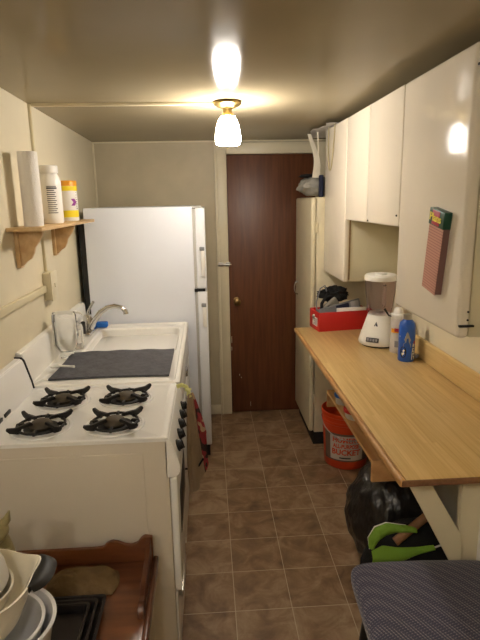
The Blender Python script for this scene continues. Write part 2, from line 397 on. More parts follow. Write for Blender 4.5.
# lamp over the kitchen
def ceiling_light(name, label, x, y, sm, group=None):
    t = thing(name, label, 'lamp', (x, y, HZ(y)), 0, group)
    zc = HZ(y)
    obj('canopy', M().lathe([(0, 0), (.058, 0), (.063, -.006), (.061, -.013), (.046, -.022), (.03, -.03), (0, -.03)], (x, y, zc), 40), brass_m, t)
    obj('socket', M().lathe([(0, -.03), (.02, -.03), (.019, -.045), (.023, -.048), (.027, -.056), (.026, -.066), (0, -.066)], (x, y, zc), 32), brass_m, t)
    obj('shade', M().lathe([(.018, -.060), (.030, -.063), (.041, -.078), (.050, -.105), (.056, -.14), (.057, -.16), (.054, -.178), (.046, -.184), (.043, -.181), (.05, -.17), (.053, -.15), (.047, -.105), (.038, -.08), (.018, -.063)], (x, y, zc), 40), sm, t)
    obj('bulb', M().lathe([(0, -.066), (.013, -.066), (.015, -.09), (.028, -.12), (.03, -.135), (.026, -.152), (.014, -.163), (0, -.166)], (x, y, zc), 24), sm, t)
    return t
ceiling_light('ceiling_light', 'brass ceiling lamp with a glowing white opal glass shade', .108, 2.47, shade_m)
ceiling_light('ceiling_light', 'dim white glass ceiling lamp behind the camera, left one', -.70, -.25, shade2_m, 'ceiling lamps behind the camera')
ceiling_light('ceiling_light', 'dim white glass ceiling lamp behind the camera, right one', -.19, -.25, shade2_m, 'ceiling lamps behind the camera')

# ------------------------------------------------------------------ refrigerator
FY0, FY1 = 3.10, 3.775
t = thing('refrigerator', 'tall white refrigerator standing side-on past the sink', 'refrigerator', (-.35, 3.44, 0))
obj('cabinet', M().box(-.70, -.082, FY0, FY1, .02, 1.572, .006), fridge_m, t)
obj('gasket', M().box(-.0825, -.066, FY0+.012, FY1-.012, .1, 1.555, .002), gasket_m, t)
for nm, z0, z1 in (('freezer_door', 1.092, 1.562), ('main_door', .085, 1.074)):
    dd = obj(nm, M().box(-.0665, -.010, FY0, FY1, z0, z1, .008, 3), fridgedoor_m, t)
    hz0, hz1 = (1.165, 1.32) if nm[0] == 'f' else (.86, .985)
    obj('handle', M().box(-.040, -.018, FY0-.016, FY0+.001, hz0, hz1, .006).m(grey_m).box(-.046, -.018, FY0-.018, FY0+.001, hz1-.002, hz1+.02, .004), white_m, dd).data.materials[0] = white_m
obj('hinge', M().box(-.078, -.02, FY0+.005, FY0+.035, 1.074, 1.092, .003).box(-.084, -.064, FY0-.002, FY0+.02, 1.074, 1.092, .002), black_m, t)
obj('top_hinge', M().box(-.09, -.03, FY0+.01, FY0+.04, 1.562, 1.576, .003), gasket_m, t)
obj('kick_grille', M().box(-.09, -.022, FY0+.004, FY1-.01, .012, .08, .003), dark_m, t)
g = M().box(-.735, -.70, FY0+.012, FY1-.01, .04, 1.50, .002)
for k in range(22): g.tube([(-.739, FY0+.03, .15+k*.06), (-.739, FY1-.03, .15+k*.06)], .003, 6)
obj('back_coil', g, black_m, t)

# ------------------------------------------------------------------ sink
SY0, SY1, SX1, SZ = 2.01, 3.085, -.128, .90
t = thing('sink_cabinet', 'white enamelled sink unit with drainboard between stove and refrigerator', 'sink', (-.45, 2.55, 0))
obj('body', M().box(XL+.006, SX1-.02, SY0+.015, SY1-.015, .1, SZ-.05, .004).m(dark_m).box(XL+.05, SX1-.08, SY0+.03, SY1-.03, 0, .1, 0), enamel_m, t).data.materials[0] = enamel_m
for k, (a, c) in enumerate(((SY0+.03, 2.52), (2.545, SY1-.03))):
    dd = obj('door', M().box(SX1-.02, SX1-.004, a, c, .14, SZ-.22, .005), enamel_m, t)
    obj('handle', M().box(SX1-.005, SX1+.012, (c-.06 if k == 0 else a+.03), (c-.03 if k == 0 else a+.06), .55, .65, .004), chrome_m, dd)
dd = obj('drawer', M().box(SX1-.02, SX1-.004, SY0+.03, SY1-.03, SZ-.2, SZ-.07, .005), enamel_m, t)
obj('handle', M().box(SX1-.005, SX1+.010, 2.50, 2.58, SZ-.15, SZ-.12, .004), chrome_m, dd)
# top: plate with the basin
BX0, BX1, BY0, BY1 = -.62, -.175, 2.45, 2.985
def rrect(x0, x1, y0, y1, r, n=6):
    return arc(x1-r, y1-r, r, 0, 90, n)+arc(x0+r, y1-r, r, 90, 180, n)+arc(x0+r, y0+r, r, 180, 270, n)+arc(x1-r, y0+r, r, 270, 360, n)
g = M(); bm = g.bm; n = 6
loops = [(rrect(XL+.012, SX1, SY0, SY1, .02), SZ-.045), (rrect(XL+.012, SX1, SY0, SY1, .02), SZ-.006), (rrect(XL+.017, SX1-.006, SY0+.006, SY1-.006, .02), SZ),
         (rrect(XL+.03, SX1-.018, SY0+.018, SY1-.018, .02), SZ), (rrect(XL+.036, SX1-.024, SY0+.024, SY1-.024, .02), SZ-.006),
         (rrect(BX0-.008, BX1+.008, BY0-.008, BY1+.008, .06), SZ-.006), (rrect(BX0, BX1, BY0, BY1, .055), SZ-.014), (rrect(BX0+.012, BX1-.012, BY0+.012, BY1-.012, .05), SZ-.15),
         (rrect(BX0+.035, BX1-.035, BY0+.035, BY1-.035, .05), SZ-.175)]
prev = None
for lp, z in loops:
    ring = [bm.verts.new((x, y, z)) for x, y in lp]
    if prev:
        for k in range(len(ring)): bm.faces.new((prev[k], prev[(k+1) % len(ring)], ring[(k+1) % len(ring)], ring[k]))
    prev = ring
bm.faces.new(prev)
tp = obj('sink_top', g, sink_m, t)
obj('drain', M().lathe([(0, .002), (.03, .003), (.04, .004), (.042, .0)], (-.4, 2.72, SZ-.175), 24), steel_m, tp)
g = M().prism([(XL+.001, SZ-.04), (XL+.034, SZ-.04), (XL+.034, SZ+.0), (XL+.030, SZ+.12), (XL+.024, SZ+.135), (XL+.001, SZ+.14)], 'y', SY0, SY1, .003)
obj('backsplash', g, sink_m, t)
fx, fy = -.675, 2.90
fa = obj('faucet', M().box(fx-.03, fx+.03, fy-.10, fy+.10, SZ-.008, SZ+.014, .008, 3).lathe([(.032, .012), (.029, .05), (.026, .085), (.02, .097), (0, .1)], (fx, fy, SZ), 24), chrome_m, t, label='chrome faucet')
obj('spout', M().tube([(fx+.01, fy-.012, SZ+.02), (fx+.035, fy-.012, SZ+.062), (fx+.075, fy-.013, SZ+.112), (fx+.115, fy-.015, SZ+.138), (fx+.155, fy-.016, SZ+.146), (fx+.19, fy-.018, SZ+.138), (fx+.212, fy-.02, SZ+.118), (fx+.214, fy-.02, SZ+.10)], [.019, .017, .015, .0135, .0125, .0125, .014, .015], 14), chrome_m, fa)
obj('lever', M().tube([(fx, fy, SZ+.09), (fx+.012, fy-.02, SZ+.125), (fx+.048, fy-.05, SZ+.178)], [.009, .007, .008], 10), chrome_m, fa)
obj('sprayer', M().tube([(fx-.01, fy-.085, SZ+.01), (fx-.01, fy-.085, SZ+.05), (fx-.006, fy-.095, SZ+.075)], [.012, .014, .012], 12), black_m, fa)
solo('sponge', M().box(-.655, -.59, 2.99, 3.03, SZ-.001, SZ+.03, .006), blue_m, 'small blue sponge behind the chrome faucet', 'sponge', (-.62, 3.01, SZ-.001))
# drying mat
def matf(u, v):
    x = -.665+.49*u + .012*math.sin(v*2.2)*(1-u) - .01*v*(1-u); y = 2.085+.385*v + .012*math.sin(u*3.1)
    z = SZ+.0045+.0016*math.sin(u*23)*math.sin(v*17)
    if v > .93: z += .001
    return Vector((x, y, z))
solo('drying_mat', M().surf(matf, 44, 36, .008), mat_m, 'dark grey cloth drying mat spread over the sink drainboard', 'mat', (-.42, 2.28, SZ))
# inverted bottle, soap bottle, spoon
def flip(prof, hgt): return [(r, hgt-z) for r, z in prof][::-1]
t = thing('water_bottle', 'clear squarish plastic bottle upside down by the sink splash', 'bottle', (-.668, 2.405, SZ))
obj('body', M().lathe([(.0, .0), (.03, .0), (.031, .028), (.046, .05), (.054, .065), (.055, .12), (.0545, .2), (.05, .215), (.0, .216), (0, .212), (.047, .211), (.0515, .2), (.052, .12), (.051, .067), (.043, .053), (.028, .03), (.0, .028)], (-.668, 2.405, SZ), 28, sy=.8), glass_m, t)
t = thing('soap_bottle', 'clear soap bottle with white label and pump beside faucet', 'bottle', (-.660, 2.57, SZ))
obj('body', M().lathe([(0, 0), (.03, 0), (.033, .006), (.034, .10), (.03, .118), (.013, .13), (.012, .142), (0, .142)], (-.660, 2.57, SZ), 28), soap_m, t)
obj('label', M().lathe([(.0347, .03), (.0347, .095)], (-.660, 2.57, SZ), 16, R(200), R(320)).m(text_m).box(-.654, -.642, 2.5335, 2.5365, SZ+.07, SZ+.085, 0), white_m, t).data.materials[0] = white_m
obj('pump', M().lathe([(.014, .14), (.014, .155), (.005, .157), (.005, .175), (.012, .177), (.012, .187), (0, .188)], (-.660, 2.57, SZ), 16).tube([(-.660, 2.57, SZ+.182), (-.627, 2.55, SZ+.18), (-.615, 2.543, SZ+.17)], .005, 8), white_m, t)
solo('measuring_spoon', M().lathe([(0, .004), (.018, .005), (.02, .012), (.022, .012), (.019, .002), (0, 0)], (-.672, 2.215, SZ+.010), 20).tube([(-.654, 2.213, SZ+.019), (-.60, 2.20, SZ+.019), (-.585, 2.195, SZ+.019)], [.0045, .0045, .006], 8), white_m, 'small white plastic spoon lying on the mat corner', 'spoon', (-.672, 2.215, SZ+.010))

# ------------------------------------------------------------------ stove
TY0, TY1, TX1, TZ = 1.497, 1.995, -.142, .90
t = thing('gas_stove', 'white enamel apartment gas stove with four black burner grates', 'stove', (-.45, 1.74, 0))
obj('body', M().box(XL+.012, TX1, TY0+.004, TY1, .03, TZ-.010, .004).m(dark_m).box(XL+.05, TX1-.05, TY0+.03, TY1-.03, 0, .03, 0), side_m, t).data.materials[0] = side_m
g = M(); iz0, iz1, ix1 = .12, TZ-.05, TX1-.075
g.box(XL+.06, ix1, TY0-.0005, TY0+.0045, iz0, iz1, .004, 3)
obj('side_panel', g, side_m, t)
# cooktop
bur = [(-.545, 1.852), (-.315, 1.852), (-.555, 1.625), (-.320, 1.625)]
g = M(); bm = g.bm
loops = [(rrect(XL+.012, TX1+.003, TY0, TY1, .008), TZ-.014), (rrect(XL+.012, TX1+.003, TY0, TY1, .008), TZ-.003), (rrect(XL+.014, TX1, TY0+.003, TY1-.003, .008), TZ),
         (rrect(XL+.02, TX1-.016, TY0+.014, TY1-.026, .012), TZ), (rrect(XL+.022, TX1-.024, TY0+.022, TY1-.034, .012), TZ-.007)]
prev = None
for lp, z in loops:
    ring = [bm.verts.new((x, y, z)) for x, y in lp]
    if prev:
        for k in range(len(ring)): bm.faces.new((prev[k], prev[(k+1) % len(ring)], ring[(k+1) % len(ring)], ring[k]))
    prev = ring
bm.faces.new(prev)
obj('cooktop', g, enamel_m, t)
for x, y in bur:
    b0 = obj('burner', M().lathe([(.098, -.0065), (.096, -.003), (.088, -.0035), (.086, -.006), (.07, -.0062)], (x, y, TZ), 36), enamel_m, t)
    obj('drip_bowl', M().lathe([(.074, -.0045), (.072, -.0025), (.066, -.004), (.056, -.0055), (.046, -.0058), (.044, -.006)], (x, y, TZ), 32), enamel_m, b0)
    obj('burner_well', M().lathe([(0, -.0052), (.056, -.0052)], (x, y, TZ), 32), black_m, b0, label='black burner opening')
    obj('burner_cap', M().lathe([(.034, -.005), (.038, .004), (.035, .009), (.028, .016), (.018, .02), (0, .02)], (x, y, TZ), 24), alu_m, b0, label='dull metal burner cap')
    g = M()
    ring = [(x+.074*math.cos(R(a)), y+.074*math.sin(R(a)), TZ+.004) for a in range(0, 360, 12)]
    g.tube(ring, .0045, 8, closed=True)
    for a in (42, 138, 222, 318):
        c_, s_ = math.cos(R(a)), math.sin(R(a))
        mt_ = Matrix.Translation((x, y, TZ)) @ Matrix.Rotation(R(a), 4, 'Z')
        g.prism([(.028, .016), (.034, .024), (.085, .020), (.108, .026), (.112, .018), (.104, .008), (.08, -.002), (.07, -.002), (.066, .010), (.03, .013)], 'y', -.005, .005, .001, mtx=mt_)
    for a in (0, 90, 180, 270):
        mt_ = Matrix.Translation((x, y, TZ)) @ Matrix.Rotation(R(a), 4, 'Z')
        g.prism([(.05, .004), (.056, .012), (.078, .010), (.082, .0), (.07, -.003)], 'y', -.004, .004, .001, mtx=mt_)
    obj('grate', g, iron_m, b0, label='black cast iron grate')
# backguard
g = M().prism([(XL+.003, TZ-.05), (XL+.064, TZ-.05), (XL+.064, TZ-.003), (XL+.058, TZ+.03), (XL+.036, TZ+.112), (XL+.028, TZ+.122), (XL+.003, TZ+.124)], 'y', TY0-.002, TY1-.004, .003)
bg = obj('backguard', g, enamel_m, t)
for k in range(3): obj('vent_slot', M().box(XL+.056, XL+.0665, 1.548+k*.072, 1.598+k*.072, TZ+.004, TZ+.016, .001), black_m, bg)
g = M().prism([(XL+.003, TZ-.05), (XL+.068, TZ-.05), (XL+.068, TZ-.003), (XL+.062, TZ+.03), (XL+.040, TZ+.114), (XL+.03, TZ+.126), (XL+.003, TZ+.128)], 'y', TY1-.004, TY1+.002, 0)
obj('gap_shade', g, dark_m, bg)  # dark sheet painted in for the shaded gap between backguard and sink splash
# control panel
cp = obj('control_panel', M().prism([(TX1-.01, TZ-.01), (TX1+.004, TZ-.008), (TX1+.012, TZ-.02), (TX1+.036, TZ-.10), (TX1+.034, TZ-.125), (TX1+.02, TZ-.138), (TX1-.01, TZ-.14)], 'y', TY0+.004, TY1-.006, .003), enamel_m, t)
for k in range(5):
    y = 1.575+k*.083
    mt_ = Matrix.Translation((TX1+.026, y, TZ-.066)) @ Matrix.Rotation(R(73), 4, 'Y')
    kb = obj('knob', M().lathe([(0, 0), (.020, 0), (.020, .004), (.016, .006), (.0145, .015), (.013, .017), (0, .017)], mtx=mt_, seg=24).box(-.014, .014, -.003, .003, .015, .020, .001, mtx=mt_), black_m, cp, label='black burner knob')
od = obj('oven_door', M().box(TX1+.001, TX1+.024, TY0+.012, TY1-.012, .345, TZ-.145, .006, 3), enamel_m, t)
obj('window', M().box(TX1+.023, TX1+.0255, TY0+.1, TY1-.1, .5, .66, .002), black_m, od, label='dark oven window')
bd = obj('broiler_door', M().box(TX1+.001, TX1+.008, TY0+.012, TY1-.012, .08, .338, .006, 3), enamel_m, t)
obj('handle', M().box(TX1+.016, TX1+.026, 1.535, 1.735, .298, .322, .004).box(TX1+.007, TX1+.02, 1.54, 1.56, .302, .316, .002).box(TX1+.007, TX1+.02, 1.71, 1.73, .302, .316, .002), steel_m, bd, label='brushed metal bar handle')

# hanging towel with crocheted top
t = thing('kitchen_towel', 'printed kitchen towel with a pale yellow crocheted top hanging off the stove', 'towel', (-.075, 1.93, .9))
def twf(u, v):
    a = (u-.5)*2; k = min(1, v*1.5)**.8
    x = -.084 + .026*v + (.008+.028*k)*a + .006*math.sin(a*7+v*3)*k
    y = 1.905 + a*(.012+.048*k) - .02*v + .010*math.cos(a*9)*k
    z = .885-.375*v + .11*v*u*u - .02*v*math.sin(a*3)
    return Vector((x, y, z))
obj('cloth', M().surf(lambda u, v: twf(u*.74, v), 22, 34, .004), pot_m, t, label='plain beige cotton middle of the towel')
obj('border', M().surf(lambda u, v: twf(.74+.26*u, v), 8, 34, .005), towel_m, t, label='red and dark printed border')
def twb(u, v):
    p = twf(u, v); p.x -= .005*v; p.z -= .02*v; p.y -= .025*v; return p
obj('back_fold', M().surf(lambda u, v: twb(u*.45, v), 14, 30, .004), pot_m, t)
g = M()
for k in range(7):
    a = k/6; g.tube([(-.10+.003*k, 1.90+.03*a, .905-.012*a), (-.088, 1.905+.02*a, .893), (-.088+.006*math.sin(k), 1.895+.04*a, .872)], .0055, 6)
g.tube([(-.134, 1.92, .909), (-.115, 1.925, .914), (-.098, 1.92, .908), (-.09, 1.915, .89)], .008, 8)
obj('crochet_top', g, crochet_m, t)
obj('tie', M().tube([(-.112, 1.852, .60), (-.085, 1.862, .595), (-.06, 1.872, .60), (-.042, 1.89, .62)], .004, 6), blackfab_m, t)

# ------------------------------------------------------------------ wall shelf
t = thing('wall_shelf', 'small pine shelf with two scrolled brackets on left wall', 'shelf', (XL, 2.5, 1.5))
obj('board', M().box(XL, -.622, 2.06, 3.02, 1.499, 1.514, .003), pine_m, t)
for y in (2.15, 2.66):
    pf = [(XL+.0005, 1.4985), (-.648, 1.4985), (-.65, 1.485), (-.662, 1.46), (-.684, 1.432), (-.69, 1.41), (-.702, 1.388), (-.72, 1.378), (-.735, 1.362), (XL+.0005, 1.355)]
    obj('bracket', M().prism(pf, 'y', y, y+.02, .002).box(XL+.0005, XL+.016, y-.012, y+.032, 1.352, 1.4985, .002), pine_m, t)
sz = 1.5145
t = thing('paper_towel_roll', 'white paper towel roll upright on the pine shelf', 'paper towel', (-.688, 2.185, sz))
obj('roll', M().lathe([(.018, 0), (.037, 0), (.0375, .004), (.0375, .281), (.037, .285), (.018, .285), (.018, 0)], (-.688, 2.185, sz), 40), paper_m, t)
obj('core', M().lathe([(.0175, .001), (.0175, .284)], (-.688, 2.185, sz), 24), card_m, t)
bx, by = -.698, 2.485
t = thing('supplement_bottle', 'white plastic supplement bottle with printed label on the shelf', 'bottle', (bx, by, sz))
obj('body', M().lathe([(0, 0), (.046, 0), (.05, .006), (.05, .18), (.046, .2), (.038, .212), (.036, .222), (0, .222)], (bx, by, sz), 36), white_m, t)
obj('cap', M().lathe([(.041, .218), (.042, .222), (.042, .248), (.039, .252), (0, .252)], (bx, by, sz), 36), white_m, t)
def cyl(cx, cy, cz, r, ang):
    return lambda p: Vector((cx+(r+p.z)*math.cos(ang+p.x/r), cy+(r+p.z)*math.sin(ang+p.x/r), cz+p.y))
g = M().m(white_m).lathe([(.0503, .02), (.0503, .172)], (bx, by, sz), 30, R(180), R(360))
g.m(text_m)
for k in range(14):
    zz = .045+k*.0088; g.lathe([(.0506, zz), (.0506, zz+.0035)], (bx, by, sz), 8, R(268+(k % 3)), R(318-(k*7) % 13))
g.lathe([(.0507, .15), (.0507, .157)], (bx, by, sz), 8, R(268), R(320)); g.lathe([(.0507, .03), (.0507, .045)], (bx, by, sz), 4, R(215), R(228))
g.lathe([(.0507, .1), (.0507, .112)], (bx, by, sz), 4, R(215), R(226))
obj('label', g, white_m, t, label='white label printed with small dark text')
bx, by = -.700, 2.80
t = thing('wipes_canister', 'white and yellow wipes canister with orange lid on shelf', 'canister', (bx, by, sz))
obj('body', M().lathe([(0, 0), (.045, 0), (.047, .004), (.047, .175), (0, .175)], (bx, by, sz), 36), white_m, t)
obj('lid', M().lathe([(.048, .172), (.048, .192), (.045, .198), (0, .2)], (bx, by, sz), 36), orange_m, t)
g = M().m(yellow_m).lathe([(.0473, .018), (.0473, .052)], (bx, by, sz), 36).lathe([(.0473, .148), (.0473, .171)], (bx, by, sz), 36)
g.m(purple_m).surf(lambda u, v: Vector((bx+.0477*math.cos(R(300)+(u*.02+.012*(1-abs(2*v-1)))/.0475), by+.0477*math.sin(R(300)+(u*.02+.012*(1-abs(2*v-1)))/.0475), sz+.075+.034*v)), 6, 8)
g.m(text_m)
for k in range(8): g.lathe([(.0476, .06+k*.011), (.0476, .063+k*.011)], (bx, by, sz), 6, R(335), R(350-(k*5) % 9))
obj('label', g, yellow_m, t, label='yellow bands and purple mark')

# ------------------------------------------------------------------ right side: countertop
CX0, CY0, CY1, CZ = .508, 1.268, 3.04, .85
t = thing('countertop', 'long butcher-block laminate countertop with a diagonal brace on right wall', 'countertop', (.75, 2.1, CZ))
obj('slab', M().box(CX0+.012, XR-.0005, CY0, CY1, CZ-.020, CZ, .002), top_m, t)
obj('front_edge', M().box(CX0-.006, CX0+.013, CY0, CY1, CZ-.024, CZ+.001, .008, 4), trimwood_m, t)
obj('end_edge', M().box(CX0+.0, XR-.0005, CY0-.004, CY0+.0015, CZ-.019, CZ-.001, .001), rawedge_m, t)
obj('backsplash', M().box(XR-.022, XR-.0005, CY0, 2.80, CZ-.001, CZ+.10, .010, 4), top_m, t)
g = M(); bq = Matrix
g.prism([(.547, .829), (.612, .829), (.776, .549), (.784, .45), (.748, .45)], 'y', 1.432, 1.452, .002)
obj('brace', g, trim_m, t)
obj('support_panel', M().box(.778, XR-.0005, 1.453, 1.478, 0, CZ-.0205, .002), trim_m, t)
# tray hung under the counter
g = M(); bx0, bx1, by0, by1, bz0, bz1 = .562, .96, 1.70, 2.40, .60, .685
g.box(bx0, bx1, by0, by1, bz1-.013, bz1, .001).box(bx0+.001, bx1, by0-.012, by0, bz0, bz1, .001).box(bx0+.001, bx1, by1, by1+.012, bz0, bz1, .001)
t = thing('hanging_shelf', 'pine shelf board with end pieces slung below the long countertop', 'shelf', (.76, 2.05, .6))
obj('board', g, tray_m, t)
for y in (1.78, 2.32): obj('hanger', M().box(.80, .82, y-.01, y+.01, bz1, CZ-.0205, .001), steel_m, t)
# containers in the tray
for nm, x, y, r, h_, lid, lm, lb in (('storage_jar', .598, 2.235, .040, .04, 'blue', olid_m, 'small clear tub with blue lid in the hanging shelf'),
                                    ('storage_jar', .610, 2.07, .052, .035, 'red', rlid_m, 'small clear tub with red lid in the hanging shelf')):
    t = thing(nm, lb, 'tub', (x, y, .6855), 0, None)
    obj('tub', M().lathe([(0, 0), (r*.8, 0), (r*.84, .004), (r*.94, h_), (0, h_)], (x, y, .6855), 28), jar_m, t)
    obj('lid', M().lathe([(r, h_-.006), (r+.001, h_+.004), (r*.95, h_+.008), (r*.85, h_+.005), (0, h_+.005)], (x, y, .6855), 28), lm, t, label=lid+' lid')

# upper cabinets
def door_panel(x0, x1, y0, y1, z0, z1): return M().box(x0, x1, y0, y1, z0, z1, .007, 4)
UX = .710
t = thing('upper_cabinet', 'tall cream metal wall cabinet nearest the camera, notepad on its door', 'cabinet', (.87, 1.7, 1.2))
obj('body', M().box(UX+.042, XR-.0005, 1.445, 1.944, 1.196, 1.992, .004), cabside_m, t)
dd = obj('door', M().box(UX, UX+.038, 1.432, 1.941, 1.198, 1.990, .012, 5), cab_m, t)
obj('hinge', M().box(UX+.004, UX+.048, 1.424, 1.434, 1.232, 1.238, .001), dark_m, dd)
obj('hinge', M().box(UX+.004, UX+.048, 1.424, 1.434, 1.93, 1.936, .001), dark_m, dd)
for z_ in (1.252, 1.276): obj('screw', M().tube([(UX+.03, 1.430, z_), (UX+.03, 1.434, z_)], .0032, 10), dark_m, dd)
t = thing('upper_cabinet', 'short cream metal wall cabinet with two doors over the open niche', 'cabinet', (.87, 2.3, 1.5))
obj('body', M().box(UX+.03, XR-.0005, 1.948, 2.715, 1.50, 1.992, .003), cabside_m, t)
obj('door', M().box(UX+.002, UX+.029, 1.948, 2.345, 1.492, 1.990, .008, 4), cab_m, t)
obj('door', M().box(UX+.002, UX+.029, 2.350, 2.714, 1.492, 1.990, .008, 4), cab_m, t)
obj('catch', M().box(UX-.002, UX+.006, 2.32, 2.33, 1.5, 1.506, .001), dark_m, t)
obj('catch', M().box(UX-.002, UX+.006, 1.965, 1.972, 1.53, 1.537, .001), dark_m, t)
t = thing('upper_cabinet', 'narrow cream metal wall cabinet farthest away, beside tall cupboard', 'cabinet', (.87, 2.95, 1.17))
obj('body', M().box(UX+.03, XR-.0005, 2.719, 3.195, 1.17, 1.992, .003), cabside_m, t)
dd = obj('door', M().box(UX, UX+.029, 2.718, 3.195, 1.168, 1.990, .008, 4), cab_m, t)
obj('worn_edge', M().box(UX+.026, UX+.034, 2.7165, 2.7185, 1.18, 1.49, 0), edge_m, dd)
# niche back: open frame below the short cabinet
# tall cupboard
t = thing('tall_cupboard', 'tall narrow cream metal utility cupboard beside the brown door', 'cabinet', (.82, 3.47, 0))
obj('body', M().box(.666, XR-.0005, 3.205, 3.76, .09, 1.61, .004), tall_m, t)
dd = obj('door', M().box(.632, .664, 3.20, 3.757, .10, 1.608, .013, 5), tall_m, t)
g = M().tube([(.632, 3.655, .945), (.614, 3.655, .95), (.606, 3.655, .98), (.606, 3.655, 1.0), (.614, 3.655, 1.03), (.632, 3.655, 1.035)], .005, 8)
obj('handle', g, chrome_m, dd, label='curved chrome pull handle')
for z_ in (.30, 1.4): obj('hinge', M().box(.658, .674, 3.196, 3.206, z_, z_+.06, .001), race_m, dd)
obj('toe_kick', M().box(.664, XR-.001, 3.215, 3.75, 0, .092, .002), dark_m, t)

# notepad
ta = R(9)
t = thing('notepad', 'long pink ruled magnetic notepad stuck on near cabinet door', 'notepad', (UX-.001, 1.575, 1.438), rot=(ta, 0, 0)); t.scale = (.9, 1.06, .86)
def L2(m0): return m0
g = M().prism([(-.047, -.145), (.047, -.145), (.047, .09), (-.047, .09)], 'x', -.022, 0, .001)
obj('paper_stack', g, padside_m, t, local=True)
obj('top_sheet', M().prism([(-.047, -.147), (.047, -.147), (.047, .09), (-.047, .09)], 'x', -.0235, -.0221, 0), pad_m, t, local=True)
g = M().m(green_m).box(-.027, 0, -.049, .049, .088, .146, .002)
g.m(crim_m).box(-.0285, -.0265, -.022, .026, .092, .142, .001)
mt_ = Matrix(((0, 0, -1, -.0295), (-1, 0, 0, .002), (0, 1, 0, .117), (0, 0, 0, 1)))
g.m(lyel_m).text('Plans', .038, mt_, bold=.0006)
obj('header', g, green_m, t, local=True, label='dark green and red header reading Plans in yellow')

# things on top of the cabinets
def shf(u, v):
    y = 2.95+.58*u; x = .655+.22*v
    return Vector((x+.02*math.sin(u*9), y, 1.9945+.0022*math.sin(u*31+v*9)+(-.02*(1-v) if u > .55 else 0)*(u-.55)*2))
solo('plastic_sheet', M().surf(shf, 30, 10, .0015), sheet_m, 'crumpled whitish plastic sheet on top of the far wall cabinet', 'sheet', (.75, 3.2, 1.994))
def stf(u, v):
    z = 1.975-.25*v
    x = .640+.02*math.sin(v*3)+.022*u*(1+1.2*v); y = 3.235+.012*math.sin(v*8)+.012*u
    return Vector((x-.03*(1-v), y, z))
solo('hanging_strap', M().surf(stf, 6, 26, .003).tube([(.672, 3.24, 1.985), (.678, 3.238, 1.90), (.676, 3.238, 1.82), (.66, 3.238, 1.76)], .004, 6), strap_m, 'white cloth strap dangling from the sheet on the far cabinet', 'strap', (.65, 3.235, 1.9))
solo('cord_loop', M().tube([(UX+.002, 3.10, 1.993), (UX-.004, 3.10, 1.99), (UX-.005, 3.10, 1.93), (UX-.005, 3.09, 1.82), (UX-.005, 3.07, 1.765), (UX-.005, 3.045, 1.755), (UX-.005, 3.02, 1.77), (UX-.005, 2.99, 1.83), (UX-.005, 2.96, 1.93), (UX-.004, 2.955, 1.99), (UX+.002, 2.955, 1.993)], .0035, 8), cordc_m, 'thin beige cord loop hanging down the far cabinet door', 'cord', (UX-.005, 3.03, 1.755))
g = M().blob((.70, 3.40, 1.675), (.115, .13, .066), 4, .22, 2.2, squash=-.055, seed=3)
solo('cloth_bundle', g, gcloth_m, 'crumpled grey cloth bundle on top of the tall cupboard', 'cloth', (.70, 3.40, 1.62))
g = M().blob((.655, 3.39, 1.742), (.06, .09, .012), 3, .3, 2, seed=9)
solo('folded_garment', g, blackfab_m, 'dark folded garment lying on the grey cloth bundle', 'garment', (.655, 3.39, 1.74))
g = M().box(.685, .708, 3.215, 3.26, 1.6105, 1.74, .006)
solo('navy_pouch', g, navy_m, 'narrow navy pouch standing beside the grey cloth bundle', 'pouch', (.70, 3.24, 1.611))

# ------------------------------------------------------------------ on the counter
# red box
t = thing('shoe_box', 'open red cardboard box full of odds and ends', 'box', (.628, 2.915, CZ), R(8))
W_, D_, Hh = .32, .165, .112
g = M().m(red_m)
for a in ((0, W_, 0, .003, 0, Hh), (0, W_, D_-.003, D_, 0, Hh), (0, .003, .003, D_-.003, 0, Hh), (W_-.003, W_, .003, D_-.003, 0, Hh)): g.box(*a, .0005)
g.m(card_m).box(.003, W_-.003, .003, D_-.003, 0, .003, 0)
bx_ = obj('carton', g, red_m, t, local=True)
g = M().m(white_m).box(-.001, .0005, .03, .11, .025, .075, 0)
g.m(text_m)
for k in range(6): g.box(-.0016, -.0006, .036, .10-(k*.013) % .03, .031+k*.007, .033+k*.007, 0)
g.m(white_m).text('NB', .02, Matrix(((0, 0, -1, -.001), (-1, 0, 0, .06), (0, 1, 0, .088), (0, 0, 0, 1)))) if False else None
obj('label', g, white_m, t, local=True, label='white printed size label')
def inbox(x, y, z): return Matrix.Translation((.634, 2.915, CZ)) @ Matrix.Rotation(R(8), 4, 'Z') @ Matrix.Translation((x, y, z))
mt_ = inbox(.20, .022, .004)
g = M().box(-.09, .09, -.009, .009, 0, .125, .002, mtx=mt_)
g2 = g
o = solo('white_book', g2, white_m, 'white paperback standing at the front of the red box', 'book', (.83, 2.965, CZ+.004))
mt_ = inbox(.16, .052, .006) @ Matrix.Rotation(R(-12), 4, 'Y')
g = M().m(grey_m).box(-.13, .13, -.008, .008, 0.03, .145, .003, mtx=mt_)
g.m(navy_m).box(-.02, .06, -.0095, -.0078, .06, .14, .001, mtx=mt_).m(label_m).box(.07, .12, -.0095, -.0078, .05, .14, .001, mtx=mt_)
solo('magazine', g, grey_m, 'grey and dark blue magazine leaning in the red box', 'magazine', (.79, 2.99, CZ+.01))
mt_ = inbox(.10, .110, .05) @ Matrix.Rotation(R(-38), 4, 'Y') @ Matrix.Rotation(R(15), 4, 'X')
g = M().m(gcloth_m).box(-.08, .10, -.014, .012, 0, .10, .01, 3, mtx=mt_).m(black_m).box(-.03, .04, -.018, -.012, .02, .09, .004, mtx=mt_)
solo('camera_case', g, grey_m, 'grey and black padded case sticking up out of red box', 'case', (.73, 3.0, CZ+.06))
g = M().blob((.745, 3.06, CZ+.195), (.085, .045, .044), 4, .4, 2.4, seed=11)
